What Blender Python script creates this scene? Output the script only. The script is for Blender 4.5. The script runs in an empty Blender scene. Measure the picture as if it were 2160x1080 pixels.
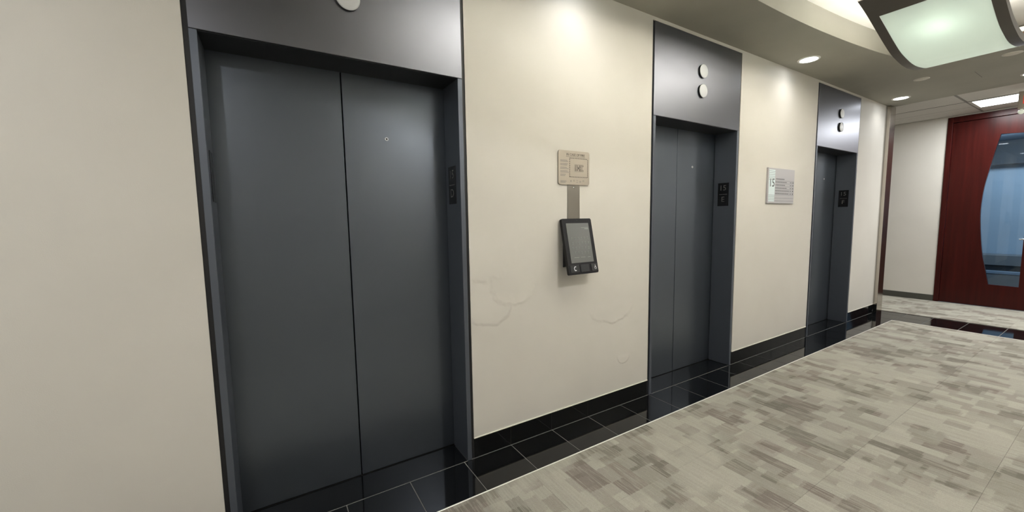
import bpy, bmesh, math, random
from mathutils import Vector, Matrix

random.seed(7)
S = bpy.context.scene
C = S.collection

# ------------------------------------------------------------------ camera
YAW, PITCH, ROLL, FPX = 0.5503, -0.0930, -0.0159, 828.89
fw = Vector((math.sin(YAW)*math.cos(PITCH), math.cos(YAW)*math.cos(PITCH), math.sin(PITCH)))
rt = Vector((math.cos(YAW), -math.sin(YAW), 0)); up = rt.cross(fw)
rt2 = rt*math.cos(ROLL) + up*math.sin(ROLL); up2 = -rt*math.sin(ROLL) + up*math.cos(ROLL)
cd = bpy.data.cameras.new('camera'); cam = bpy.data.objects.new('camera', cd); C.objects.link(cam)
cd.sensor_width = 36.0; cd.lens = FPX/2160*36; cd.clip_start = 0.02
M = Matrix((rt2, up2, -fw)).transposed().to_4x4(); M.translation = (0, -1.9474, 1.3646)
cam.matrix_world = M
S.camera = cam

# ------------------------------------------------------------------ world, exposure
w = bpy.data.worlds.new('world'); S.world = w; w.use_nodes = True
w.node_tree.nodes['Background'].inputs[0].default_value = (0.02, 0.02, 0.022, 1)
w.node_tree.nodes['Background'].inputs[1].default_value = 1.0
S.view_settings.view_transform = 'Standard'; S.view_settings.look = 'None'
S.view_settings.gamma = 1.0; S.view_settings.use_curve_mapping = False
S.view_settings.exposure = 0.35
S.cycles.use_denoising = True
S.cycles.max_bounces = 10; S.cycles.diffuse_bounces = 6; S.cycles.glossy_bounces = 4
S.cycles.transparent_max_bounces = 8; S.cycles.transmission_bounces = 6
S.cycles.sample_clamp_indirect = 0.0; S.cycles.caustics_reflective = False; S.cycles.caustics_refractive = False

# light strengths (used in the builders of the lamps themselves)
P_DOWN = 50.0        # recessed downlights, W
P_UP = 29.0          # pendant lamps shining up, W each
P_BULB = 4.5         # pendant lamp behind the diffuser
E_PANEL = 1.6        # lit pendant diffuser
E_TROFFER = 5.0
P_TROF = 42.0         # far corridor fluorescent light; the added near-end one takes a fraction
P_OFFICE = 40.0

# ------------------------------------------------------------------ dimensions (m)
OW = 1.067
DX = (-0.1888, 2.4365, 5.0650)      # left opening edge of elevators D, E, F
DXR = 0.197                          # recess of the doors
ZH, ZT, ZC, ZB = 2.100, 2.7517, 2.7755, 0.1198
YT, YC = 0.0005, -0.287
LX0 = -2.60                          # lobby's near end
YO = -2.40                           # opposite wall
YM = -1.20                           # middle of the lobby
XE = 7.04                            # steel column
XCOL = 7.233
XS = 7.177                           # end of lobby ceiling
XT0, XT1 = 6.698, 7.293
XF = 8.676                           # far corridor wall

# ------------------------------------------------------------------ materials
def mat(name, col=(.5, .5, .5), rough=.5, metal=0.0, spec=.5, emit=None, estr=0.0, coat=0.0):
    m = bpy.data.materials.new(name); m.use_nodes = True
    b = m.node_tree.nodes['Principled BSDF']
    b.inputs['Base Color'].default_value = (*col, 1); b.inputs['Roughness'].default_value = rough
    b.inputs['Metallic'].default_value = metal; b.inputs['Specular IOR Level'].default_value = spec
    b.inputs['Coat Weight'].default_value = coat
    if emit:
        b.inputs['Emission Color'].default_value = (*emit, 1); b.inputs['Emission Strength'].default_value = estr
    return m
def N(m, t, **kw):
    n = m.node_tree.nodes.new(t)
    for k, v in kw.items(): setattr(n, k, v)
    return n
def L(m, a, b): m.node_tree.links.new(a, b)
def bsdf(m): return m.node_tree.nodes['Principled BSDF']
def math_(m, op, a, b=None, c=None, clamp=False):
    n = N(m, 'ShaderNodeMath', operation=op); n.use_clamp = clamp
    for i, v in enumerate((a, b, c)):
        if v is None: continue
        if isinstance(v, (int, float)): n.inputs[i].default_value = v
        else: L(m, v, n.inputs[i])
    return n.outputs[0]
def noise(m, vec, scale, detail=3, rough=.5):
    n = N(m, 'ShaderNodeTexNoise'); n.inputs['Scale'].default_value = scale
    n.inputs['Detail'].default_value = detail; n.inputs['Roughness'].default_value = rough
    if vec is not None: L(m, vec, n.inputs['Vector'])
    return n.outputs['Fac']
def scaled(m, vec, s):
    n = N(m, 'ShaderNodeVectorMath', operation='MULTIPLY'); L(m, vec, n.inputs[0]); n.inputs[1].default_value = s
    return n.outputs[0]
def vary(m, fac, c1, c2, lo=.3, hi=.7):
    r = N(m, 'ShaderNodeValToRGB'); L(m, fac, r.inputs[0])
    r.color_ramp.elements[0].position = lo; r.color_ramp.elements[0].color = (*c1, 1)
    r.color_ramp.elements[1].position = hi; r.color_ramp.elements[1].color = (*c2, 1)
    return r.outputs[0]
def pos(m): return N(m, 'ShaderNodeNewGeometry').outputs['Position']

def wall_material():
    m = mat('wall_vinyl', rough=.55, spec=.35); b = bsdf(m); p = pos(m)
    c = vary(m, noise(m, p, 2.2, 4), (.60, .576, .525), (.63, .606, .555))
    L(m, c, b.inputs['Base Color'])
    sx = N(m, 'ShaderNodeSeparateXYZ'); L(m, p, sx.inputs[0]); X, Z = sx.outputs[0], sx.outputs[2]
    # loosened wall covering: low ridges where it has lifted off the wall (elliptical creases)
    h = None
    for cx, cz, a, bb, lo, hi in ((1.05, .87, .17, .115, -1, 1), (1.20, 1.00, .16, .16, -1, 0), (2.02, .74, .22, .12, -1, 0.0), (.99, 1.20, .26, .20, -1, 0), (2.13, .36, .07, .05, 0, 1)):
        dx = math_(m, 'DIVIDE', math_(m, 'SUBTRACT', X, cx), a); dz = math_(m, 'DIVIDE', math_(m, 'SUBTRACT', Z, cz), bb)
        nz = math_(m, 'MULTIPLY', math_(m, 'SUBTRACT', noise(m, p, 9, 2), .5), .55)
        r = math_(m, 'ADD', math_(m, 'SQRT', math_(m, 'ADD', math_(m, 'MULTIPLY', dx, dx), math_(m, 'MULTIPLY', dz, dz))), nz)
        ss = N(m, 'ShaderNodeMapRange', interpolation_type='SMOOTHSTEP'); L(m, r, ss.inputs[0])
        ss.inputs[1].default_value = .82; ss.inputs[2].default_value = 1.0; ss.inputs[3].default_value = 1; ss.inputs[4].default_value = 0
        side = N(m, 'ShaderNodeMapRange', interpolation_type='SMOOTHSTEP'); L(m, dz, side.inputs[0])
        side.inputs[1].default_value = .9 if lo < 0 and hi > 0 else .5; side.inputs[2].default_value = -.3
        side.inputs[3].default_value = 0; side.inputs[4].default_value = 1
        # the patch fades gently upwards, its rim stays sharp below
        v = math_(m, 'MULTIPLY', ss.outputs[0], side.outputs[0])
        h = v if h is None else math_(m, 'ADD', h, v)
    fine = math_(m, 'MULTIPLY', noise(m, p, 260, 2), .045)
    soft = math_(m, 'MULTIPLY', noise(m, p, 3.5, 2), .5)
    hh = math_(m, 'ADD', math_(m, 'ADD', math_(m, 'MULTIPLY', h, .50), fine), soft)
    bp = N(m, 'ShaderNodeBump'); bp.inputs['Strength'].default_value = .5; bp.inputs['Distance'].default_value = .010
    L(m, hh, bp.inputs['Height']); L(m, bp.outputs[0], b.inputs['Normal'])
    return m

def carpet_material(name, dark=1.0):
    m = mat(name, rough=.95, spec=.05); b = bsdf(m); p = pos(m)
    sx = N(m, 'ShaderNodeSeparateXYZ'); L(m, p, sx.inputs[0])
    fray = N(m, 'ShaderNodeTexNoise'); L(m, scaled(m, p, (170, 3, 1)), fray.inputs['Vector']); fray.inputs['Scale'].default_value = 1.0
    Yf = math_(m, 'ADD', sx.outputs[1], math_(m, 'MULTIPLY', math_(m, 'SUBTRACT', fray.outputs['Fac'], .5), .032))
    def cell(cx, cy, off, seed):
        # random value per woven block; rows are shifted against one another
        rx = math_(m, 'FLOOR', math_(m, 'DIVIDE', math_(m, 'SUBTRACT', sx.outputs[0], 2.03), cx))
        sh = math_(m, 'MULTIPLY', math_(m, 'FRACT', math_(m, 'MULTIPLY', rx, off)), cy)
        ry = math_(m, 'FLOOR', math_(m, 'DIVIDE', math_(m, 'ADD', math_(m, 'ADD', Yf, .693), sh), cy))
        cb = N(m, 'ShaderNodeCombineXYZ'); L(m, rx, cb.inputs[0]); L(m, ry, cb.inputs[1]); cb.inputs[2].default_value = seed
        wn = N(m, 'ShaderNodeTexWhiteNoise'); L(m, cb.outputs[0], wn.inputs['Vector'])
        return wn.outputs['Value']
    def step(v, lo, hi):
        r = N(m, 'ShaderNodeMapRange', interpolation_type='SMOOTHSTEP'); L(m, v, r.inputs[0])
        r.inputs[1].default_value = lo; r.inputs[2].default_value = hi
        return r.outputs[0]
    streak = noise(m, scaled(m, p, (95, 4.5, 1)), 1.0, 3, .6)
    streak2 = noise(m, scaled(m, p, (240, 14, 1)), 1.0, 2, .6)
    fleck = noise(m, p, 420, 2)
    zone = noise(m, p, 1.7, 2)
    big = step(math_(m, 'ADD', cell(.1523, .2286, .5, 1.7), math_(m, 'MULTIPLY', math_(m, 'SUBTRACT', zone, .5), 1.7)), .68, .78)
    sml = step(math_(m, 'ADD', cell(.0762, .1143, .37, 5.1), math_(m, 'MULTIPLY', math_(m, 'SUBTRACT', zone, .5), 1.7)), .58, .72)
    sm2 = step(math_(m, 'ADD', cell(.1143, .1143, .61, 7.7), math_(m, 'MULTIPLY', math_(m, 'SUBTRACT', zone, .5), 1.3)), .68, .78)
    lit = step(cell(.0762, .2286, .5, 9.3), .62, .95)
    brk = step(math_(m, 'ADD', streak, math_(m, 'MULTIPLY', math_(m, 'SUBTRACT', streak2, .5), .5)), .22, .60)
    dk = math_(m, 'MULTIPLY', math_(m, 'ADD', math_(m, 'MULTIPLY', big, .46), math_(m, 'MULTIPLY', math_(m, 'ADD', sml, sm2), .50)), brk, clamp=True)
    c0 = vary(m, streak, (.350, .336, .284), (.405, .390, .336), .35, .65)
    c1 = vary(m, cell(.1523, .2286, .5, 3.3), (.150, .137, .112), (.182, .152, .132), .3, .7)
    mx = N(m, 'ShaderNodeMix', data_type='RGBA'); L(m, math_(m, 'MULTIPLY', dk, .86*dark), mx.inputs[0]); L(m, c0, mx.inputs[6]); L(m, c1, mx.inputs[7])
    m2 = N(m, 'ShaderNodeMix', data_type='RGBA'); L(m, math_(m, 'MULTIPLY', lit, .28), m2.inputs[0]); L(m, mx.outputs[2], m2.inputs[6]); m2.inputs[7].default_value = (.47, .45, .38, 1)
    m3 = N(m, 'ShaderNodeMix', data_type='RGBA', blend_type='MULTIPLY'); m3.inputs[0].default_value = 1
    g = N(m, 'ShaderNodeMapRange'); L(m, fleck, g.inputs[0]); g.inputs[1].default_value = .25; g.inputs[2].default_value = .75; g.inputs[3].default_value = .84; g.inputs[4].default_value = 1.16
    cc = N(m, 'ShaderNodeCombineColor')
    for i in range(3): L(m, g.outputs[0], cc.inputs[i])
    L(m, m2.outputs[2], m3.inputs[6]); L(m, cc.outputs[0], m3.inputs[7]); L(m, m3.outputs[2], b.inputs['Base Color'])
    bp = N(m, 'ShaderNodeBump'); bp.inputs['Strength'].default_value = .35; bp.inputs['Distance'].default_value = .004
    L(m, math_(m, 'ADD', fleck, math_(m, 'MULTIPLY', streak2, .6)), bp.inputs['Height']); L(m, bp.outputs[0], b.inputs['Normal'])
    return m

def metal_material(name, col, rough, metallic, coat=0.0):
    m = mat(name, col, rough, metallic, .5, coat=coat); b = bsdf(m); p = pos(m)
    g = N(m, 'ShaderNodeMapRange'); L(m, noise(m, p, 1.6, 3), g.inputs[0]); g.inputs[3].default_value = rough*.96; g.inputs[4].default_value = rough*1.04
    L(m, g.outputs[0], b.inputs['Roughness'])
    return m

def wood_material():
    m = mat('mahogany', rough=.28, spec=.22, coat=.0); b = bsdf(m); p = pos(m)
    n = noise(m, scaled(m, p, (9, 26, 1.3)), 1.0, 5, .6)
    L(m, vary(m, n, (.026, .0028, .0021), (.050, .0052, .0038)), b.inputs['Base Color'])
    return m

def stone_material():
    m = mat('black_stone', (.006, .0065, .007), .06, 0, .5); b = bsdf(m); p = pos(m)
    L(m, vary(m, noise(m, p, 700, 2), (.004, .0045, .005), (.008, .0085, .009), .45, .8), b.inputs['Base Color'])
    return m

def steel_material(name, col, rough):
    m = mat(name, col, rough, 1.0); b = bsdf(m); p = pos(m)
    n = noise(m, scaled(m, p, (500, 500, 6)), 1.0, 2)
    g = N(m, 'ShaderNodeMapRange'); L(m, n, g.inputs[0]); g.inputs[3].default_value = rough*.75; g.inputs[4].default_value = rough*1.3
    L(m, g.outputs[0], b.inputs['Roughness'])
    return m

def paint_material(name, col, rough=.7, amp=.04):
    m = mat(name, col, rough, 0, .3); b = bsdf(m); p = pos(m)
    L(m, vary(m, noise(m, p, 3, 4), tuple(c*(1-amp) for c in col), tuple(c*(1+amp) for c in col)), b.inputs['Base Color'])
    return m

def tile_ceiling_material():
    m = mat('acoustic_tile', (.62, .60, .56), .9, 0, .1); b = bsdf(m); p = pos(m)
    n = noise(m, p, 120, 3, .7)
    L(m, vary(m, n, (.52, .50, .46), (.66, .64, .60), .3, .45), b.inputs['Base Color'])
    return m

def diffuser_material():
    m = mat('pendant_diffuser', (.20, .23, .20), .5, 0, .3); nt = m.node_tree; b = bsdf(m)
    b.inputs['Emission Color'].default_value = (.90, 1.0, .90, 1); b.inputs['Emission Strength'].default_value = E_PANEL*0.09
    tr = N(m, 'ShaderNodeBsdfTranslucent'); tr.inputs[0].default_value = (.222, .240, .224, 1)
    add = N(m, 'ShaderNodeAddShader'); L(m, b.outputs[0], add.inputs[0]); L(m, tr.outputs[0], add.inputs[1])
    L(m, add.outputs[0], nt.nodes['Material Output'].inputs[0])
    return m

def glass_material():
    m = bpy.data.materials.new('door_glass'); m.use_nodes = True; nt = m.node_tree
    nt.nodes.remove(nt.nodes['Principled BSDF'])
    t = N(m, 'ShaderNodeBsdfTransparent'); t.inputs[0].default_value = (.80, .87, .93, 1)
    g = N(m, 'ShaderNodeBsdfGlossy'); g.inputs['Roughness'].default_value = .02
    fr = N(m, 'ShaderNodeFresnel'); fr.inputs[0].default_value = 1.5
    mx = N(m, 'ShaderNodeMixShader'); L(m, fr.outputs[0], mx.inputs[0]); L(m, t.outputs[0], mx.inputs[1]); L(m, g.outputs[0], mx.inputs[2])
    L(m, mx.outputs[0], nt.nodes['Material Output'].inputs[0])
    return m

MT = dict(
    wall=wall_material(), carpet=carpet_material('carpet'), stone=stone_material(), wood=wood_material(), glass=glass_material(), diffuser=diffuser_material(),
    header=metal_material('header_metal', (.208, .213, .243), .37, 1.0),
    door=metal_material('door_metal', (.146, .167, .200), .32, .82),
    jamb=metal_material('jamb_metal', (.125, .14, .17), .40, .60),
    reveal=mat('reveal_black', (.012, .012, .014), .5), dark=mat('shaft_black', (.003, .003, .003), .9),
    grout=paint_material('grout', (.17, .17, .16), .9), caulk=paint_material('caulk', (.86, .83, .72), .4),
    trim=mat('edge_aluminium', (.85, .84, .78), .35, .4),
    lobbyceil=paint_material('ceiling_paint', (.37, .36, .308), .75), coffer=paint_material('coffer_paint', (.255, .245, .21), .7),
    coverplate=mat('cover_plate', (.66, .63, .55), .5), whiteceil=paint_material('coffer_white', (.86, .84, .79), .8),
    actile=tile_ceiling_material(), tee=mat('ceiling_tee', (.10, .10, .09), .6), teegrey=mat('ceiling_tee_grey', (.27, .26, .24), .6), subfloor=mat('slab', (.2, .2, .2), .9),
    lantern=mat('lantern_lens', (.62, .64, .66), .35), black=mat('black_plastic', (.008, .008, .010), .45, 0, .3), plate=mat('plate_black', (.004, .004, .005), .22),
    button=mat('kiosk_button', (.022, .024, .028), .28), text=mat('plate_text', (.13, .13, .13), .5), screen=mat('kiosk_screen', (.13, .135, .13), .2, 0, .5, (.9, 1, .95), .008),
    glyph=mat('screen_glyph', (.24, .25, .24), .4, 0, .3, (.9, 1, .95), .01), icon=mat('icon_white', (.8, .82, .85), .4),
    bronze=steel_material('plaque_metal', (.52, .47, .40), .42), strip=steel_material('bracket_steel', (.30, .28, .255), .38), steel=steel_material('column_steel', (.52, .48, .43), .17),
    ink=mat('etched_ink', (.10, .085, .075), .6), inkdark=mat('black_ink', (.012, .012, .014), .5), inkgrey=mat('grey_ink', (.17, .17, .18), .6),
    signgrey=mat('sign_silver', (.47, .46, .48), .42, .25), signblue=mat('sign_pale_blue', (.66, .76, .77), .45), signline=mat('sign_groove', (.20, .21, .22), .5),
    chrome=mat('chrome', (.75, .75, .75), .15, 1.0), pendmetal=metal_material('pendant_metal', (.115, .105, .092), .42, .35),
    white=mat('white_enamel', (.80, .79, .75), .4), down=mat('downlight_lens', (.9, .9, .9), .4, 0, .5, (.93, .97, 1.0), 14.0),
    tube=mat('lamp_tube', (.9, .9, .9), .4, 0, .5, (1, .95, .85), .8),
    lens=mat('troffer_lens', (.9, .9, .9), .4, 0, .5, (.97, 1, 1), E_TROFFER), exitred=mat('exit_red', (.55, .02, .02), .4, 0, .5, (1, .08, .05), .5),
    officelens=mat('office_lens', (.8, .85, .9), .4, 0, .5, (.85, .93, 1), .45), exitbox=mat('exit_housing', (.42, .37, .30), .5), lamphead=mat('lamp_head', (.85, .88, .78), .3, 0, .5, (.9, 1, .8), .25),
    officewall=paint_material('office_wall', (.47, .62, .76), .8), officegrey=paint_material('office_grey', (.24, .27, .29), .6), officedark=paint_material('office_dark', (.06, .075, .09), .6),
    officeceil=paint_material('office_ceiling', (.25, .31, .38), .8), ledge=mat('office_ledge', (.30, .42, .55), .4), darkbase=mat('rubber_base', (.055, .055, .045), .6), brown=paint_material('band_brown', (.40, .20, .16), .6),
)

# ------------------------------------------------------------------ builders
def link(name, me, m, parent=None):
    o = bpy.data.objects.new(name, me); C.objects.link(o)
    if m is not None and not me.materials: me.materials.append(MT[m] if isinstance(m, str) else m)
    if parent is not None: o.parent = parent
    return o
def mesh_from(bm, name, smooth=False):
    me = bpy.data.meshes.new(name); bmesh.ops.recalc_face_normals(bm, faces=bm.faces); bm.to_mesh(me); bm.free()
    if smooth:
        for p in me.polygons: p.use_smooth = True
    return me
def bm_box(bm, x0, x1, y0, y1, z0, z1):
    v = [bm.verts.new(c) for c in ((x0,y0,z0),(x1,y0,z0),(x1,y1,z0),(x0,y1,z0),(x0,y0,z1),(x1,y0,z1),(x1,y1,z1),(x0,y1,z1))]
    for f in ((0,3,2,1),(4,5,6,7),(0,1,5,4),(1,2,6,5),(2,3,7,6),(3,0,4,7)): bm.faces.new([v[i] for i in f])
    return v
def box(name, x0, x1, y0, y1, z0, z1, m, parent=None, bevel=0.0, seg=1):
    bm = bmesh.new(); bm_box(bm, x0, x1, y0, y1, z0, z1)
    if bevel: bmesh.ops.bevel(bm, geom=bm.edges[:], offset=bevel, segments=seg, affect='EDGES', profile=.5)
    return link(name, mesh_from(bm, name), m, parent)
def prism(name, pts, axis, a0, a1, m, parent=None, bevel=0.0):
    """polygon pts in the two other axes (in x,y,z order), extruded along axis"""
    bm = bmesh.new()
    def co(p, a):
        if axis == 0: return (a, p[0], p[1])
        if axis == 1: return (p[0], a, p[1])
        return (p[0], p[1], a)
    A = [bm.verts.new(co(p, a0)) for p in pts]; B = [bm.verts.new(co(p, a1)) for p in pts]
    bm.faces.new(A); bm.faces.new(B[::-1])
    n = len(pts)
    for i in range(n): bm.faces.new((A[i], B[i], B[(i+1) % n], A[(i+1) % n]))
    if bevel: bmesh.ops.bevel(bm, geom=bm.edges[:], offset=bevel, segments=1, affect='EDGES')
    return link(name, mesh_from(bm, name), m, parent)
def round_rect(x0, x1, z0, z1, r, n=5):
    out = []
    for cx, cz, a in ((x1-r, z1-r, 0), (x0+r, z1-r, 90), (x0+r, z0+r, 180), (x1-r, z0+r, 270)):
        for i in range(n+1):
            t = math.radians(a+90*i/n); out.append((cx+r*math.cos(t), cz+r*math.sin(t)))
    return out
def lathe(name, prof, center, axis, m, parent=None, n=40, smooth=True):
    """prof: list of (radius, height) along axis"""
    bm = bmesh.new(); rings = []
    for r, h in prof:
        ring = []
        for i in range(n if r > 1e-6 else 1):
            t = 2*math.pi*i/n; a, b = r*math.cos(t), r*math.sin(t)
            c = {0: (h, a, b), 1: (a, h, b), 2: (a, b, h)}[axis]
            ring.append(bm.verts.new(Vector(c)+Vector(center)))
        rings.append(ring)
    for A, B in zip(rings, rings[1:]):
        if len(A) == 1 and len(B) == 1: continue
        for i in range(n):
            j = (i+1) % n
            if len(A) == 1: bm.faces.new((A[0], B[i], B[j]))
            elif len(B) == 1: bm.faces.new((A[i], A[j], B[0]))
            else: bm.faces.new((A[i], A[j], B[j], B[i]))
    me = mesh_from(bm, name, smooth)
    o = link(name, me, m, parent)
    return o
def rod(name, a, b, r, m, parent=None, n=10):
    a, b = Vector(a), Vector(b); d = (b-a); q = d.to_track_quat('Z', 'Y'); bm = bmesh.new()
    R0 = [bm.verts.new(a+q @ Vector((r*math.cos(2*math.pi*i/n), r*math.sin(2*math.pi*i/n), 0))) for i in range(n)]
    R1 = [bm.verts.new(v.co+d) for v in R0]
    bm.faces.new(R0[::-1]); bm.faces.new(R1)
    for i in range(n): bm.faces.new((R0[i], R0[(i+1) % n], R1[(i+1) % n], R1[i]))
    return link(name, mesh_from(bm, name), m, parent)
def thing(name, label, cat, loc=(0, 0, 0), group=None):
    o = bpy.data.objects.new(name, None); C.objects.link(o); o.location = loc; o.empty_display_size = .1
    return tag(o, label, cat, group)
def tag(o, label, cat, group=None):
    o['label'] = label; o['category'] = cat
    if group: o['group'] = group
    return o
def struct(o, label=None):
    o['kind'] = 'structure'
    if label: o['label'] = label
    return o
def stuff(o): o['kind'] = 'stuff'; return o
_fonts = {}
def text(name, s, size, frame, m, parent=None, depth=.0006, width=None, squash=1.0):
    """flat raised lettering; frame = (origin, right, up) of the text's centre in the parent's space"""
    cu = bpy.data.curves.new('t', 'FONT'); cu.body = s; cu.size = size; cu.extrude = depth; cu.align_x = 'CENTER'; cu.align_y = 'CENTER'; cu.resolution_u = 3
    tmp = bpy.data.objects.new('t', cu); C.objects.link(tmp); bpy.context.view_layer.update()
    me = bpy.data.meshes.new_from_object(tmp.evaluated_get(bpy.context.evaluated_depsgraph_get()))
    bpy.data.objects.remove(tmp); bpy.data.curves.remove(cu)
    xs = [v.co.x for v in me.vertices]; ys = [v.co.y for v in me.vertices]
    cx, cy = (min(xs)+max(xs))/2, (min(ys)+max(ys))/2; k = 1.0 if not width else width/(max(xs)-min(xs))
    o, r, u = (Vector(v) for v in frame); nrm = r.cross(u)
    for v in me.vertices: v.co = o + r*((v.co.x-cx)*k*squash) + u*((v.co.y-cy)*k) + nrm*v.co.z
    me.name = name; me.materials.clear()
    return link(name, me, m, parent)
def bars(name, rects, m, parent, frame, depth=.0007):
    """several flat printed strokes in one mesh; rects (u0,u1,v0,v1) in the frame (origin, right, up)"""
    o, r, u = (Vector(v) for v in frame); nrm = r.cross(u); bm = bmesh.new()
    for u0, u1, v0, v1 in rects:
        vs = bm_box(bm, u0, u1, v0, v1, 0, depth)
        for v in vs: v.co = o + r*v.co.x + u*v.co.y + nrm*v.co.z
    return link(name, mesh_from(bm, name), m, parent)

# ================================================================== SETTING
# elevator wall: a comb with three tall openings, extruded backwards
ex = [LX0] + [v for x in DX for v in (x-.0434, x+OW+.0431)] + [XCOL-.004]
for a, b in zip(ex[::2], ex[1::2]): struct(box('wall_left', a, b, 0, .30, ZB+.0045, ZC, 'wall'), 'cream vinyl covered wall pier beside the elevators')
for a, b in zip(ex[1::2], ex[2::2]): struct(box('wall_left_strip', a, b, 0, .30, ZT, ZC, 'wall'), 'thin cream wall strip between elevator header and ceiling')
struct(box('wall_right', LX0, XCOL, YO-.15, YO, 0, ZC, 'wall'), 'cream wall on the other side of the lobby')
struct(box('wall_back', LX0-.15, LX0, YO-.15, .30, 0, ZC, 'wall'), 'cream wall at the near end of the lobby')
# corridor beyond the lobby
FD0, FD1 = -.248, -1.30     # far doorway, incl. frame
pts = [(3.2, 0), (FD0, 0), (FD0, 2.757), (FD1, 2.757), (FD1, 0), (-5.0, 0), (-5.0, ZC), (3.2, ZC)]
struct(prism('wall_far', pts, 0, XF, XF+.14, 'wall'), 'cream corridor wall beside the red wooden door')
struct(box('wall_corridor_left_end', XCOL-.6, XF+.14, 3.2, 3.35, 0, ZC, 'wall'))
struct(box('wall_corridor_right_end', XCOL-.6, XF+.14, -5.15, -5.0, 0, ZC, 'wall'))
struct(box('wall_core_return', XCOL-.15, XCOL-.004, .30, 3.2, 0, ZC, 'wall'))
struct(box('wall_core_return_opposite', XCOL-.15, XCOL, -5.0, YO-.15, 0, ZC, 'wall'))

# ---- floor
floor = struct(box('floor', LX0-.15, XF+3.6, -5.15, 3.35, -.12, -.012, 'subfloor'), 'lobby floor of patterned carpet tiles edged with black polished stone')
box('grout_bed', LX0, XT1, YC, YT+.0035, -.012, -.0012, 'grout', floor)
box('grout_bed', XT0, XT1, YO, YC, -.012, -.0012, 'grout', floor)
G = .0018
TP = .3115; T0 = .234
def slab_me(name, dx, dy, z0, z1, m, bevel=.0012):
    bm = bmesh.new(); bm_box(bm, 0, dx, 0, dy, z0, z1)
    bmesh.ops.bevel(bm, geom=[e for e in bm.edges if all(v.co.z > z1-1e-5 for v in e.verts)], offset=bevel, segments=1, affect='EDGES')
    me = mesh_from(bm, name); me.materials.append(MT[m]); return me
k0 = math.floor((LX0-T0)/TP)
std = slab_me('floor_tile', TP-2*G, YT-YC-2*G, -.012, 0, 'stone')
k = k0
while T0+k*TP < XT1-.02:
    a, b = max(LX0, T0+k*TP), min(XT1, T0+(k+1)*TP)
    me = std if abs(b-a-TP) < 1e-6 else slab_me('floor_tile', b-a-2*G, YT-YC-2*G, -.012, 0, 'stone')
    o = link('floor_tile', me, None, floor); o.location = (a+G, YC+G, 0); k += 1
rows = [(XT0, (XT0+XT1)/2), ((XT0+XT1)/2, XT1)]
ys = [YC] + [-.541-.304*i for i in range(7) if -.541-.304*i > YO] + [YO]
for xa, xb in rows:
    for y1, y0 in zip(ys, ys[1:]):
        o = link('floor_tile', slab_me('floor_tile', xb-xa-2*G, y1-y0-2*G, -.012, 0, 'stone'), None, floor); o.location = (xa+G, y0+G, 0)
# carpet tiles, 18 inch, laid in a square grid
CT = .457
def carpet_field(x_lo, x_hi, y_lo, y_hi, ox, oy):
    i = math.floor((x_lo-ox)/CT)
    cache = {}
    while ox+i*CT < x_hi-.005:
        xa, xb = max(x_lo, ox+i*CT), min(x_hi, ox+(i+1)*CT); j = math.floor((y_lo-oy)/CT)
        while oy+j*CT < y_hi-.005:
            ya, yb = max(y_lo, oy+j*CT), min(y_hi, oy+(j+1)*CT)
            key = (round(xb-xa, 4), round(yb-ya, 4))
            if key not in cache: cache[key] = slab_me('carpet_tile', xb-xa-.0005, yb-ya-.0005, -.012, .006, 'carpet', .0008)
            o = link('carpet_tile', cache[key], None, floor); o.location = (xa+.00025, ya+.00025, random.uniform(-.0002, .0002)); j += 1
        i += 1
carpet_field(LX0, XT0-.006, YO, YC-.006, 2.03, -.693)
carpet_field(XT1, XF, -3.2, 1.6, XT1, -.693)
box('carpet_edge_trim', LX0, XT0, YC-.006, YC, -.012, .0085, 'trim', floor, .001)
box('carpet_edge_trim', XT0-.006, XT0, YO, YC-.006, -.012, .0085, 'trim', floor, .001)

# ---- black stone baseboard, tile by tile
def empty_struct(name, label):
    o = bpy.data.objects.new(name, None); C.objects.link(o); o.empty_display_size = .1
    return struct(o, label)
bb = empty_struct('baseboard_left', 'black polished stone baseboard along the elevator wall')
edges = [(LX0, DX[0]-.0434)] + [(DX[i]+OW+.0431, DX[i+1]-.0434) for i in (0, 1)] + [(DX[2]+OW+.0431, XE)]
for a, b in edges:
    cuts = [a] + [T0+i*TP for i in range(-12, 26) if a+.01 < T0+i*TP < b-.01] + [b]
    for x0, x1 in zip(cuts, cuts[1:]):
        box('baseboard_tile', x0+.0008, x1-.0008, .0035, .012, -.001, ZB-.001, 'stone', bb, .001)
    box('grout_line', a, b, .006, .29, -.0115, ZB-.003, 'grout', bb)
    box('caulk_bead', a, b, -.0035, .28, ZB-.001, ZB+.0044, 'caulk', bb)
struct(box('baseboard_far', XF-.008, XF-.0003, FD0, 1.6, .006, .0984, 'darkbase', None, .002), 'dark rubber baseboard on the corridor wall')
struct(box('baseboard_right', LX0, XCOL, YO+.0003, YO+.011, .006, ZB, 'stone'))

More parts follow.
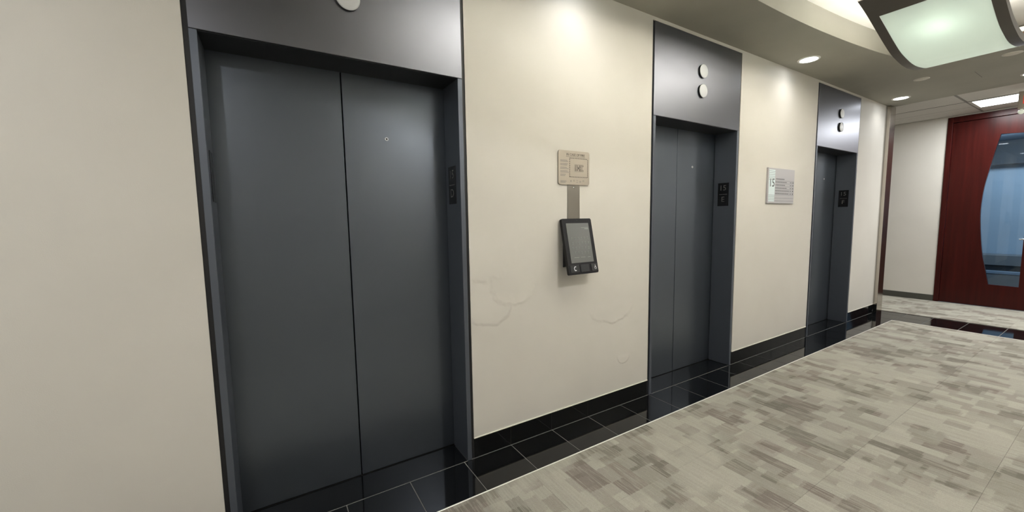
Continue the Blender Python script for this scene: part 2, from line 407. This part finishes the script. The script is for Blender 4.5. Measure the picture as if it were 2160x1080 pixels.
# ---- lobby ceiling: flat band around a coffer with bowed sides
CXm, CHL, CY0, CR = 2.97, 2.60, .720, 14.5      # centre, half length, half width at the middle, bow radius
loop = []
def bow(x): return CY0-(x-CXm)**2/(2*CR)
nS, nE = 48, 12
for i in range(nS): x = CXm-CHL+2*CHL*i/nS; loop.append((x, YM+bow(x)))
yc = bow(CXm+CHL)
for i in range(nE): t = i/nE; loop.append((CXm+CHL, YM+yc-2*yc*t))
for i in range(nS): x = CXm+CHL-2*CHL*i/nS; loop.append((x, YM-bow(x)))
for i in range(nE): t = i/nE; loop.append((CXm-CHL, YM-yc+2*yc*t))
bm = bmesh.new()
inn = [bm.verts.new((x, y, ZC)) for x, y in loop]
X0, X1, Y0, Y1 = LX0, XS, YO, 0.0
outer = []
for i, (x, y) in enumerate(loop):
    if i < nS: p = (X0+(X1-X0)*i/nS, Y1)
    elif i < nS+nE: p = (X1, Y1+(Y0-Y1)*(i-nS)/nE)
    elif i < 2*nS+nE: p = (X1+(X0-X1)*(i-nS-nE)/nS, Y0)
    else: p = (X0, Y0+(Y1-Y0)*(i-2*nS-nE)/nE)
    outer.append(bm.verts.new((*p, ZC)))
topo = [bm.verts.new((v.co.x, v.co.y, ZC+.26)) for v in outer]
n = len(loop)
for i in range(n):
    j = (i+1) % n
    bm.faces.new((inn[i], inn[j], outer[j], outer[i])); bm.faces.new((outer[i], outer[j], topo[j], topo[i]))
me = bpy.data.meshes.new('ceiling'); bm.to_mesh(me); bm.free()
ceiling = struct(link('ceiling', me, 'lobbyceil'), 'beige painted ceiling around a raised coffer with curved sides')
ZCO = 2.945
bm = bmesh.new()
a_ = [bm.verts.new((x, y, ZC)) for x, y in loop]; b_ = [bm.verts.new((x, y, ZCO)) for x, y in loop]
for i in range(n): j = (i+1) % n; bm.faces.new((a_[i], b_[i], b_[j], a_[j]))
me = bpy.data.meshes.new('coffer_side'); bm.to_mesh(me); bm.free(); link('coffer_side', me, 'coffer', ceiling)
bm = bmesh.new(); bm.faces.new([bm.verts.new((x, y, ZCO)) for x, y in loop])
bmesh.ops.triangulate(bm, faces=bm.faces[:])
me = bpy.data.meshes.new('coffer_top'); bm.to_mesh(me); bm.free(); link('coffer_top', me, 'whiteceil', ceiling)
box('brown_band', CXm+CHL-.012, CXm+CHL-.0005, YM-yc+.01, YM+yc-.01, 2.852, 2.905, 'brown', ceiling)  # thin brown band across the far side of the coffer
box('ceiling_joint', 6.16, 6.49, -.8985, -.8955, ZC-.0006, ZC+.001, 'tee', ceiling)

# ---- corridor ceiling: tees and tiles
cc = struct(box('ceiling_corridor', XS, XF+.14, -5.15, 3.35, ZC+.03, ZC+.1, 'tee'), 'suspended ceiling of white tiles in the far corridor')
xs_ = [XS, 7.745, 8.355, XF]; ysx = [1.86, .64, -.58, -1.80, -3.02]
for xa, xb in zip(xs_, xs_[1:]):
    for y1, y0 in zip(ysx, ysx[1:]):
        if xa == 7.745 and y1 == -.58: continue
        box('ceiling_tile', xa+.008, xb-.008, y0+.01, y1-.01, ZC+.0, ZC+.03, 'actile', cc, .003)
box('ceiling_tile', XS, XF, -5.1, -3.03, ZC, ZC+.03, 'actile', cc); box('ceiling_tile', XS, XF, 1.87, 3.3, ZC, ZC+.03, 'actile', cc)
for y1, y0 in zip(ysx, ysx[1:]): box('ceiling_tee', 7.739, 7.751, y0, y1, ZC-.0015, ZC+.02, 'tee', cc)
for y in ysx: box('ceiling_tee', XS+.002, XF-.002, y-.011, y+.011, ZC-.001, ZC+.02, 'teegrey', cc)
box('tile_groove', 8.16, 8.164, -.57, .62, ZC-.0006, ZC+.002, 'tee', cc)

# ---- steel column that caps the elevator wall
colm = thing('corner_column', 'brushed steel corner column at the far end of the elevator wall', 'column', (XE, 0, 0))
prism('steel_cover', [(0, -.0005), (0, -.0405), (XCOL-XE, -.0405), (XCOL-XE, .06), (XCOL-XE-.003, .06), (XCOL-XE-.003, -.0005)], 2, .0008, ZC-.001, 'steel', colm, .0012)
box('baseboard_return', -.010, -.0006, -.0405, -.001, .0012, ZB-.001, 'stone', colm, .001)

# ================================================================== ELEVATORS
def elevator(x0, letter, label):
    e = thing('elevator_entrance', label, 'elevator', (x0, 0, 0), 'elevator entrances along the wall')
    hd = box('header_panel', -.0251, OW+.0255, -.004, .215, ZH, ZT-.003, 'header', e, .0015)
    box('head_shade_sheet', .0005, OW-.0005, .004, .1955, ZH-.003, ZH-.0002, 'reveal', e)  # shade under the header put in as a near-black sheet
    for s in (0, 1):
        xa, xb = ((-.0251, 0), (OW, OW+.0255))[s]
        jb = box('jamb', xa, xb, -.004, .194, .001, ZH-.0015, 'jamb', e, .0015)
        ra, rb = ((-.0432, -.0255), (OW+.0258, OW+.0429))[s]
        box('reveal_strip', ra, rb, .006, .02, .001, ZT-.001, 'reveal', e)
        # floor plates on the jamb returns
        px = 0.0005 if s == 0 else OW-.0005
        x_in = .0025 if s == 0 else OW-.0025
        pl = box('floor_plate', min(px, x_in), max(px, x_in), .052, .152, 1.455, 1.660, 'plate', jb, .0006)
        if s == 1:
            R, Uv = (0, -1, 0), (0, 0, 1)
            text('floor_number', '15', .062, ((x_in, .102, 1.6165), R, Uv), 'text', jb, width=.049)
            bars('plate_rule', [(-.036, .036, -.0018, .0018)], 'text', jb, ((x_in, .102, 1.559), R, Uv))
            text('car_letter', letter, .066, ((x_in, .102, 1.5145), R, Uv), 'text', jb)
    mid = OW/2-.002
    box('door_panel', -.03, mid-.0028, DXR, DXR+.03, .004, ZH+.03, 'door', e, .0012)
    d2 = box('door_panel', mid+.0028, OW+.03, DXR, DXR+.03, .004, ZH+.03, 'door', e, .0012)
    box('door_seal', mid-.02, mid+.02, DXR+.031, DXR+.036, .004, ZH+.03, 'dark', e)
    kx, kz = .742, 1.795
    lathe('lock_ring', [(.0045, .001), (.0045, -.002), (.0085, -.003), (.0095, -.001), (.0095, .001)], (kx, DXR, kz), 1, 'icon', d2, 24)
    lathe('lock_hole', [(0, -.0005), (.0045, -.0006)], (kx, DXR, kz), 1, 'dark', d2, 20)
    for z in (2.350, 2.500):
        ln = lathe('hall_lantern', [(0, -.015), (.046, -.0147), (.0505, -.0135), (.052, -.011)], (OW/2+.012, -.004, z), 1, 'lantern', e, 48)
        lathe('lantern_rim', [(.052, -.0112), (.0505, -.006), (.0495, .0005)], (OW/2+.012, -.004, z), 1, 'reveal', ln, 48)
    box('threshold', .0005, OW-.0005, YT+.0035, DXR-.002, -.012, -.0005, 'stone', e, .001)
    box('door_track', -.02, OW+.02, DXR-.002, DXR+.04, -.012, -.003, 'dark', e)
    box('shaft_back', -.04, OW+.04, .28, .295, 0, ZT, 'dark', e)
elevator(DX[0], 'D', 'grey metal elevator entrance marked 15 D, nearest and largest, double doors')
elevator(DX[1], 'E', 'grey metal elevator entrance marked 15 E, between wall kiosk and directory sign')
elevator(DX[2], 'F', 'grey metal elevator entrance marked 15 F, farthest, beside steel corner column')

# ================================================================== CEILING LAMPS
def downlight(x, y, label):
    d = thing('recessed_downlight', label, 'light', (x, y, ZC), 'recessed round downlights')
    lathe('trim_ring', [(.067, -.002), (.069, -.005), (.074, -.006), (.086, -.004), (.088, .0005)], (0, 0, 0), 2, 'white', d, 40)
    lathe('lens', [(0, .004), (.067, .004)], (0, 0, -.0075), 2, 'down', d, 40)
    ld = bpy.data.lights.new('downlight_lamp', 'SPOT'); ld.energy = P_DOWN*(2.1 if y < -2 else .5 if y < -1 else .11)*(.6 if x < 0 else 1.0); ld.spot_size = math.radians(146); ld.spot_blend = 1.0
    ld.shadow_soft_size = .05; ld.color = (1.0, .978, .955)
    lo = bpy.data.objects.new('downlight_lamp', ld); C.objects.link(lo); lo.parent = d; lo.location = (0, 0, -.014); lo.rotation_euler = (math.radians(13 if y < -2 else 0), 0, 0)
downlight(-.78, -.20, 'round recessed downlight above the bare cream wall left of elevator D')
downlight(1.655, -.195, 'round recessed downlight above the fire plaque and wall kiosk')
downlight(4.29, -.195, 'round recessed downlight in the ceiling above the grey directory sign')
downlight(6.72, -.213, 'round recessed downlight in the ceiling close to the steel corner column')
downlight(6.77, -1.20, 'round recessed downlight at mid ceiling in front of the exit sign')
downlight(-.83, -1.20, 'round recessed downlight at mid ceiling of the near lobby end, outside the picture')
for x in (-.78, 1.655, 4.29, 6.72): downlight(x, -2.20, 'round recessed downlight along the opposite wall, outside the picture')

def cover_plate(x, y, label):
    d = thing('sprinkler_cover', label, 'sprinkler cover', (x, y, ZC), 'flat round ceiling cover plates')
    lathe('cover_disc', [(0, -.006), (.050, -.0055), (.056, -.003), (.056, .0005)], (0, 0, 0), 2, 'coverplate', d, 36)
    lathe('cover_rim', [(.0565, -.0012), (.063, -.0008), (.063, .0005)], (0, 0, 0), 2, 'whiteceil', d, 36)
cover_plate(5.98, -.555, 'flat round sprinkler cover plate in ceiling between pendant lamp and steel column')
cover_plate(5.775, -1.18, 'flat round sprinkler cover plate in ceiling just beyond the pendant lamp')

# pendant lamps: a wide trough-shaped diffuser hung in the coffer
PROF = [(-.873, 2.596), (-.744, 2.562), (-.554, 2.500), (-.393, 2.448), (-.262, 2.414), (-.098, 2.393), (0, 2.389)]
PROF = PROF + [(-x, z) for x, z in PROF[-2::-1]]
def catmull(P, n):
    out = []
    for i in range(len(P)-1):
        p0, p1, p2, p3 = P[max(i-1, 0)], P[i], P[i+1], P[min(i+2, len(P)-1)]
        for k in range(n):
            t = k/n
            out.append(tuple(.5*((2*b)+(-a+c)*t+(2*a-5*b+4*c-d)*t*t+(-a+3*b-3*c+d)*t**3) for a, b, c, d in zip(p0, p1, p2, p3)))
    return out+[P[-1]]
PC = catmull(PROF, 6)
def band(name, pts, y0, y1, t, m, parent, smooth=True):
    """curved sheet: the profile pts (x,z) swept from y0 to y1, thickness t upwards"""
    bm = bmesh.new(); rows = []
    for x, z in pts: rows.append([bm.verts.new(c) for c in ((x, y0, z), (x, y1, z), (x, y1, z+t), (x, y0, z+t))])
    for A, B in zip(rows, rows[1:]):
        for i in range(4): j = (i+1) % 4; bm.faces.new((A[i], A[j], B[j], B[i]))
    bm.faces.new(rows[0]); bm.faces.new(rows[-1][::-1])
    me = mesh_from(bm, name)
    return link(name, me, m, parent)
def pendant(xc, label):
    z0 = ZCO
    d = thing('pendant_lamp', label, 'light', (xc, YM-.005, z0), 'trough-shaped pendant lamps in the coffer')
    P = [(x, z-z0) for x, z in PC]
    hw, pw = .252, .206
    for s in (-1, 1):
        band('side_rail', P, *sorted((s*pw, s*hw)), .045, 'pendmetal', d)
    mid = [p for p in P if -.690 <= p[0] <= .690]
    df = band('diffuser', mid, -pw+.001, pw-.001, .003, 'diffuser', d)
    for e in ([p for p in P if p[0] <= -.675], [p for p in P if p[0] >= .675]):
        band('end_sheet', e, -pw, pw, .012, 'pendmetal', d)
    for s in (-1, 1):
        xe = s*.873; ze = 2.596-z0
        box('end_lip', min(xe, xe+s*.008), max(xe, xe+s*.008), -hw, hw, ze, ze+.047, 'white', d, .001)
        for t in (-1, 1):
            rod('suspension_rod', (s*.60, t*.228, P[0][1]-.06), (s*.60, t*.228, 0), .005, 'chrome', d)
            rod('lamp_tube', (-.62, s*.075, -.33), (.62, s*.075, -.33), .013, 'tube', d) if t == 1 else None
        box('lamp_holder', s*.63-.012, s*.63+.012, -.20, .20, -.345, -.315, 'white', d, .002)
    # the tubes' light: upwards to the coffer, and one hot lamp behind the diffuser
    la = bpy.data.lights.new('pendant_uplight', 'AREA'); la.shape = 'RECTANGLE'; la.size = 1.25; la.size_y = .22; la.spread = math.radians(160); la.energy = P_UP; la.color = (1.0, .96, .89)
    lo = bpy.data.objects.new('pendant_uplight', la); C.objects.link(lo); lo.parent = d; lo.location = (0, 0, -.30); lo.rotation_euler = (math.pi, 0, 0)
    lb = bpy.data.lights.new('pendant_bulb', 'POINT'); lb.energy = P_BULB; lb.shadow_soft_size = .035; lb.color = (.92, 1.0, .93)
    lo = bpy.data.objects.new('pendant_bulb', lb); C.objects.link(lo); lo.parent = d; lo.location = (-.40, .01, -.365)
    return d
pendant(3.88, 'trough-shaped pendant lamp with pale green diffuser hanging at the top right')
pendant(1.82, 'trough-shaped pendant lamp over the carpet in front of elevator E')

# fluorescent ceiling light of the far corridor, plus an added one at the near end
def troffer(x, y, power, label):
    t = thing('ceiling_troffer', label, 'light', (x, y, ZC), 'rectangular fluorescent ceiling lights')
    for a, b, c_, d_ in ((-.297, .297, .57, .602), (-.297, .297, -.602, -.57), (-.297, -.262, -.57, .57), (.232, .297, -.57, .57)):
        box('troffer_frame', a, b, c_, d_, -.004, .0, 'actile', t)
    box('lens', -.262, .232, -.57, .57, -.0035, -.0005, 'lens', t)
    la = bpy.data.lights.new('troffer_lamp', 'AREA'); la.shape = 'RECTANGLE'; la.size = .45; la.size_y = 1.1; la.energy = power; la.color = (.97, .99, 1)
    lo = bpy.data.objects.new('troffer_lamp', la); C.objects.link(lo); lo.parent = t; lo.location = (0, 0, -.008)
troffer(8.05, -1.19, P_TROF, 'bright rectangular fluorescent ceiling light above the red wooden door')
troffer(-1.9, -1.20, P_TROF*.2, 'added fill light shaped as a ceiling troffer at the near lobby end, outside the picture')  # unseen lamp added to brighten the left wall

# exit sign
t = thing('exit_sign', 'ceiling-hung exit sign with red letters at the right edge of the picture', 'sign', (7.45, -1.20, ZC))
box('housing', -.022, .022, -.17, .165, -.235, -.045, 'exitbox', t, .004)
box('top_cap', -.025, .025, -.173, .168, -.045, -.038, 'white', t, .002)
rod('hanger', (0, 0, -.04), (0, 0, -.0005), .012, 'white', t)
text('lettering', 'EXIT', .15, ((-.0225, -.002, -.14), (0, -1, 0), (0, 0, 1)), 'exitred', t, .001, .26)
for y in (.135, -.135):
    rod('lamp_neck', (0, y, -.235), (0, y, -.255), .010, 'white', t)
    lathe('lamp_head', [(0, -.028), (.020, -.026), (.026, -.012), (.024, .004), (0, .010)], (-.005, y, -.272), 0, 'lamphead', t, 24)

# ================================================================== FAR DOOR AND OFFICE
dr = thing('wooden_door', 'glossy dark red wooden door with tall curved glass pane', 'door', (XF, (FD0+FD1)/2, 0))
yo = (FD0+FD1)/2
FR = .055
box('door_frame', -.012, .14, FD0-FR-yo, FD0-yo-.001, .007, 2.755, 'wood', dr, .003)
box('door_frame', -.012, .14, FD1-yo+.001, FD1+FR-yo, .007, 2.755, 'wood', dr, .003)
box('door_head', -.012, .14, FD1+FR-yo, FD0-FR-yo, 2.675, 2.755, 'wood', dr, .003)
ly0, ly1, lz0, lz1 = FD1+FR+.003-yo, FD0-FR-.003-yo, .012, 2.671
# glass outline: bowed on one side, straight by the latch
Lg = [(-.761, 2.435), (-.730, 2.26), (-.691, 1.993), (-.653, 1.712), (-.640, 1.411), (-.653, 1.141), (-.687, .802), (-.735, .532), (-.773, .332)]
Lg = catmull(Lg, 4)
inner = [(y-yo, z) for y, z in Lg]
nl = len(inner)
R_ = [(-1.045, .326+(2.41-.326)*i/12) for i in range(13)]
inner += [(-.773+(-1.045+.773)*i/4-yo, .332-.006*i/4) for i in range(1, 4)] + [(y-yo, z) for y, z in R_] + [(-1.045+(.284)*i/4-yo, 2.41+.025*i/4) for i in range(1, 4)]
ci = (sum(p[0] for p in inner)/len(inner), 1.38)
def rect_hit(p):
    dx, dz = p[0]-ci[0], p[1]-ci[1]; ts = []
    if dx > 1e-9: ts.append((ly1-ci[0])/dx)
    if dx < -1e-9: ts.append((ly0-ci[0])/dx)
    if dz > 1e-9: ts.append((lz1-ci[1])/dz)
    if dz < -1e-9: ts.append((lz0-ci[1])/dz)
    t = min(ts); return (ci[0]+dx*t, ci[1]+dz*t)
# add the leaf's corners as rays: insert matching inner points
def with_corners(inner):
    res = list(inner)
    for cy, cz in ((ly0, lz0), (ly0, lz1), (ly1, lz0), (ly1, lz1)):
        best = None
        for i in range(len(res)):
            a, b = res[i], res[(i+1) % len(res)]
            # segment a-b against ray ci->corner
            d1 = (cy-ci[0], cz-ci[1]); s1 = d1[0]*(a[1]-ci[1])-d1[1]*(a[0]-ci[0]); s2 = d1[0]*(b[1]-ci[1])-d1[1]*(b[0]-ci[0])
            if s1*s2 < 0:
                u = s1/(s1-s2); q = (a[0]+(b[0]-a[0])*u, a[1]+(b[1]-a[1])*u)
                if (q[0]-ci[0])*d1[0]+(q[1]-ci[1])*d1[1] > 0: best = (i+1, q)
        if best: res.insert(*best)
    return res
inner = with_corners(inner)
bm = bmesh.new(); n = len(inner)
def ring(pts, x): return [bm.verts.new((x, p[0], p[1])) for p in pts]
outp = [rect_hit(p) for p in inner]
fi, fo, bi, bo = ring(inner, .02), ring(outp, .02), ring(inner, .064), ring(outp, .064)
for i in range(n):
    j = (i+1) % n
    for q in ((fi[i], fi[j], fo[j], fo[i]), (bi[i], bo[i], bo[j], bi[j]), (fi[i], bi[i], bi[j], fi[j]), (fo[i], fo[j], bo[j], bo[i])):
        try: bm.faces.new(q)
        except ValueError: pass
leaf = link('door_leaf', mesh_from(bm, 'door_leaf'), 'wood', dr)
prism('glass_pane', inner, 0, .039, .045, 'glass', leaf)
hy = -1.165-yo
lathe('handle_rose', [(0, -.012), (.024, -.012), (.026, -.008), (.026, .0)], (.02, hy, .985), 0, 'chrome', leaf, 24)
rod('door_handle', (.02, hy, .985), (-.035, hy, .985), .009, 'chrome', leaf); rod('door_handle', (-.035, hy-.008, .985), (-.035, hy+.150, .985), .0085, 'chrome', leaf)
# office behind the glass
OX = 11.5
struct(box('wall_office', OX, OX+.1, -3.2, 1.4, 0, 2.9, 'officewall'), 'pale blue office wall seen through the door glass')
struct(box('wall_office_left', XF+.14, OX, 1.4, 1.5, 0, 2.9, 'officewall')); struct(box('wall_office_right', XF+.14, OX, -3.3, -3.2, 0, 2.9, 'officewall'))
struct(box('ceiling_office', XF+.14, OX, -3.2, 1.4, 2.62, 2.9, 'officeceil'))
struct(box('trim_office', OX-.25, OX-.001, -3.19, 1.39, 2.207, 2.619, 'officedark'), 'dark bulkhead above the office wall')
t = thing('low_cabinet', 'low grey office cabinet with dark plinth seen through the door glass', 'cabinet', (OX-.2, -1.2, 0))
box('body', -.2, .19, -1.5, 1.6, .405, .585, 'officegrey', t, .004); box('plinth', -.16, .19, -1.48, 1.58, .305, .404, 'officedark', t)
box('ledge', -.2, .19, -1.5, 1.6, .245, .304, 'ledge', t, .01); box('base', -.19, .19, -1.49, 1.59, -.011, .244, 'officegrey', t, .004)
t = thing('office_light', 'ceiling light of the office behind the door glass', 'light', (10.3, -1.3, 2.62))
box('lens', -.10, .10, -.5, .5, -.012, -.001, 'officelens', t, .002)
la = bpy.data.lights.new('office_lamp', 'AREA'); la.shape = 'RECTANGLE'; la.size = .6; la.size_y = 2.4; la.energy = P_OFFICE; la.color = (.90, .96, 1)
lo = bpy.data.objects.new('office_lamp', la); C.objects.link(lo); lo.parent = t; lo.location = (0, 0, -.02); lo.rotation_euler = (0, math.radians(-35), 0)

# ================================================================== THINGS ON THE WALL
R, Uv = (1, 0, 0), (0, 0, 1)
# fire plaque
t = thing('fire_plaque', 'bronze-toned metal fire instruction plaque above the wall kiosk', 'sign', (1.661, 0, 1.681))
prism('plate', round_rect(-.1265, .1265, -.105, .105, .014), 1, -.009, -.0045, 'bronze', t, .0008)
F = ((0, -.009, 0), R, Uv)
text('heading', 'IN CASE OF FIRE', .022, ((.012, -.009, .081), R, Uv), 'ink', t, .0005, .150)
bars('heading_rule', [(-.067, .090, .068, .0695)], 'ink', t, F)
rs = []
nx, nz = 11, 9
u0, u1, v0, v1 = -.038, .112, -.056, .060
for i in range(nx):
    a = u0+(u1-u0)*i/nx; rs += [(a, a+.0085, v1-.0016, v1+.0016), (a, a+.0085, v0-.0016, v0+.0016)]
for i in range(nz):
    a = v0+(v1-v0)*i/nz; rs += [(u0-.0014, u0+.0014, a, a+.008), (u1-.0014, u1+.0014, a, a+.008)]
stuff(bars('plan_border', rs, 'inkdark', t, F))
rs = [(.002, .075, .0215, .0225), (.002, .012, -.018, .018), (.014, .024, .004, .018), (.014, .024, -.018, -.004), (.0255, .0275, -.018, .018), (.040, .042, -.018, .018), (.044, .054, .004, .018), (.044, .054, -.018, -.004), (.056, .066, -.018, .018), (.068, .076, .010, .018), (.068, .076, -.018, -.010), (.002, .076, -.0225, -.0215), (.031, .037, -.006, .006)]
rs2 = []
for a, b, c_, d_ in rs:      # outlines of the rooms on the plan
    if b-a > .006 and d_-c_ > .006: rs2 += [(a, b, c_, c_+.001), (a, b, d_-.001, d_), (a, a+.001, c_, d_), (b-.001, b, c_, d_)]
    else: rs2.append((a, b, c_, d_))
stuff(bars('floor_plan', rs2, 'ink', t, F))
rs = []
for z, ln in ((.044, (.056, .062)), (.022, (.060, .053)), (0.0, (.050, .066)), (-.022, (.058, .067)), (-.043, (.042, .038)), (-.084, (.048, .040))):
    for q, l in enumerate(ln): rs.append((-.112, -.112+l, z-.007*q-.0012, z-.007*q+.0012))
rs += [(-.032, -.024, -.083, -.081), (-.029, -.027, -.088, -.076)] + [(-.010+.026*i, .004+.026*i, -.076-.006*j-.0008, -.076-.006*j+.0008) for i in range(4) for j in range(3) if (i+j) % 3 < 2]
stuff(bars('small_print', rs, 'inkgrey', t, F))
# steel strip between plaque and kiosk
t = thing('steel_strip', 'narrow grey steel strip joining fire plaque and wall kiosk', 'bracket', (1.660, 0, 1.36))
box('strip_plate', -.0505, .0505, -.0035, -.0003, -.20, .235, 'strip', t, .0006)
lathe('screw', [(0, -.003), (.004, -.0025), (.005, 0)], (0, -.0034, .199), 1, 'chrome', t, 16)
# wall kiosk: tilted tablet
t = thing('wall_kiosk', 'tilted black touchscreen kiosk mounted on the cream wall under steel strip', 'kiosk', (1.657, 0, 1.36))
topf, botf = Vector((0, -.032, .003)), Vector((0, -.110, -.341))
vv = (topf-botf).normalized(); rr = Vector((1, 0, 0)); nn = rr.cross(vv); H_ = (topf-botf).length
org = botf
def slab(name, u0, u1, v0, v1, w0, w1, m, parent, r=0.0, bevel=.0):
    pts = round_rect(u0, u1, v0, v1, r) if r else [(u0, v0), (u1, v0), (u1, v1), (u0, v1)]
    o = prism(name, pts, 2, w0, w1, m, parent, bevel)
    for v in o.data.vertices: v.co = org + rr*v.co.x + vv*v.co.y + nn*v.co.z
    return o
body = slab('housing', -.1205, .1205, 0, H_, -.021, 0, 'black', t, .008, .0015)
sc_ = slab('screen', -.092, .092, .072, H_-.030, 0, .0012, 'screen', t, .002)
Fk = lambda u, v, w=.0012: (org+rr*u+vv*v+nn*w, rr, vv)
gl = []
for r_, (z, off) in enumerate(((.225, 0), (.195, .002), (.163, -.002), (.134, .014))):
    for i in range(6 if r_ < 3 else 5):
        u = -.066+.026*i+off; gl += [(u, u+.008, z+.006, z+.0075), (u+.003, u+.005, z-.006, z+.006)]
        if (i+r_) % 2: gl.append((u, u+.008, z-.0072, z-.006))
gl += [(-.064, -.022, .104, .1062), (-.012, .026, .104, .1062), (.046, .070, .104, .1062), (.024, .084, .292, .2945), (.052, .084, .283, .2855), (.052, .084, .287, .2885)]
stuff(bars('screen_glyphs', gl, 'glyph', sc_, Fk(0, 0)))
lathe_c = org+vv*(H_-.014)+nn*.0006
lathe('camera_eye', [(0, -.001), (.003, -.001), (.0035, .0005)], tuple(org+vv*(H_-.013)), 1, 'button', t, 16)
for u0, u1, vtop in ((-.108, -.036, .060), (-.026, .044, .060), (.062, .112, .060)):
    slab('call_button', u0, u1, .014, vtop, 0, .003, 'button', t, .004, .0008)
# telephone receiver symbol on the first button, wheelchair symbol on the last
ph = []
for i in range(9):
    a = math.radians(115+130*i/8); ph.append((.012*math.cos(a), .013*math.sin(a)))
bmk = [(-.066+x-.0022, -.066+x+.0022, .037+y-.0026, .037+y+.0026) for x, y in ph] + [(-.069, -.062, .0465, .0510), (-.069, -.062, .0230, .0275)]
bars('telephone_symbol', bmk, 'icon', body, Fk(0, 0, .003))
wc = [(.0935, .0965, .0480, .0510), (.0935, .0960, .036, .047), (.0950, .1010, .040, .0420), (.0950, .1020, .0345, .0365), (.1005, .1025, .0270, .0360), (.1020, .1055, .0265, .0285)]
for i in range(9):
    a = math.radians(120+210*i/8); wc.append((.0955+.0075*math.cos(a)-.0011, .0955+.0075*math.cos(a)+.0011, .0320+.0075*math.sin(a)-.0011, .0320+.0075*math.sin(a)+.0011))
bars('wheelchair_symbol', wc, 'icon', body, Fk(0, 0, .003))
prism('wall_mount', [(-.0003, -.06), (-.0003, -.305), (-.060, -.285), (-.024, -.09)], 0, -.085, .085, 'black', t, .002)

# directory sign
t = thing('directory_sign', 'silver wall directory sign with pale blue band numbered 15', 'sign', (4.292, 0, 1.646))
box('panel', -.259, .259, -.016, -.0003, -.168, .168, 'signgrey', t, .0015)
F = ((0, -.016, 0), R, Uv)
bars('number_band', [(-.243, -.130, -.150, .150)], 'signblue', t, F, .0012)
F2 = ((0, -.0172, 0), R, Uv)
text('floor_number', '15', .08, ((-.180, -.0172, .028), R, Uv), 'inkdark', t, .0004, .080, 1.0).scale = (1, 1, 1)
stuff(bars('band_stripes', [(-.243, -.130, z-.0016, z+.0016) for z in (.136, .120, .104, .088, .073, .058, -.090, -.104, -.119, -.134)], 'signline', t, F2, .0006))
stuff(bars('panel_grooves', [(-.118, .252, z-.0014, z+.0014) for z in (.051, .025, -.003, -.032, -.060, -.086)] + [(-.243, .252, z-.0016, z+.0016) for z in (-.117, -.144)], 'signline', t, F))
rs = [(-.110, .055, .062, .071)]
for z, a, b in ((.038, .105, .150), (.010, .070, .150), (-.019, .105, .165), (-.046, .158, .166), (-.073, .150, .168)):
    x = -.118
    while x < a:
        l = random.uniform(.018, .05); rs.append((x, min(x+l, a), z-.0042, z+.0042)); x += l+.004
    rs += [(.170, .204, z-.0036, z+.0036)]
stuff(bars('tenant_lines', rs, 'inkgrey', t, F))
bars_ = [(.224, .240, z-.005, z+.005) for z in (.038, .010, -.019, -.046, -.073)]
for r_ in bars_: bars('direction_mark', [r_], 'inkdark', t, F)
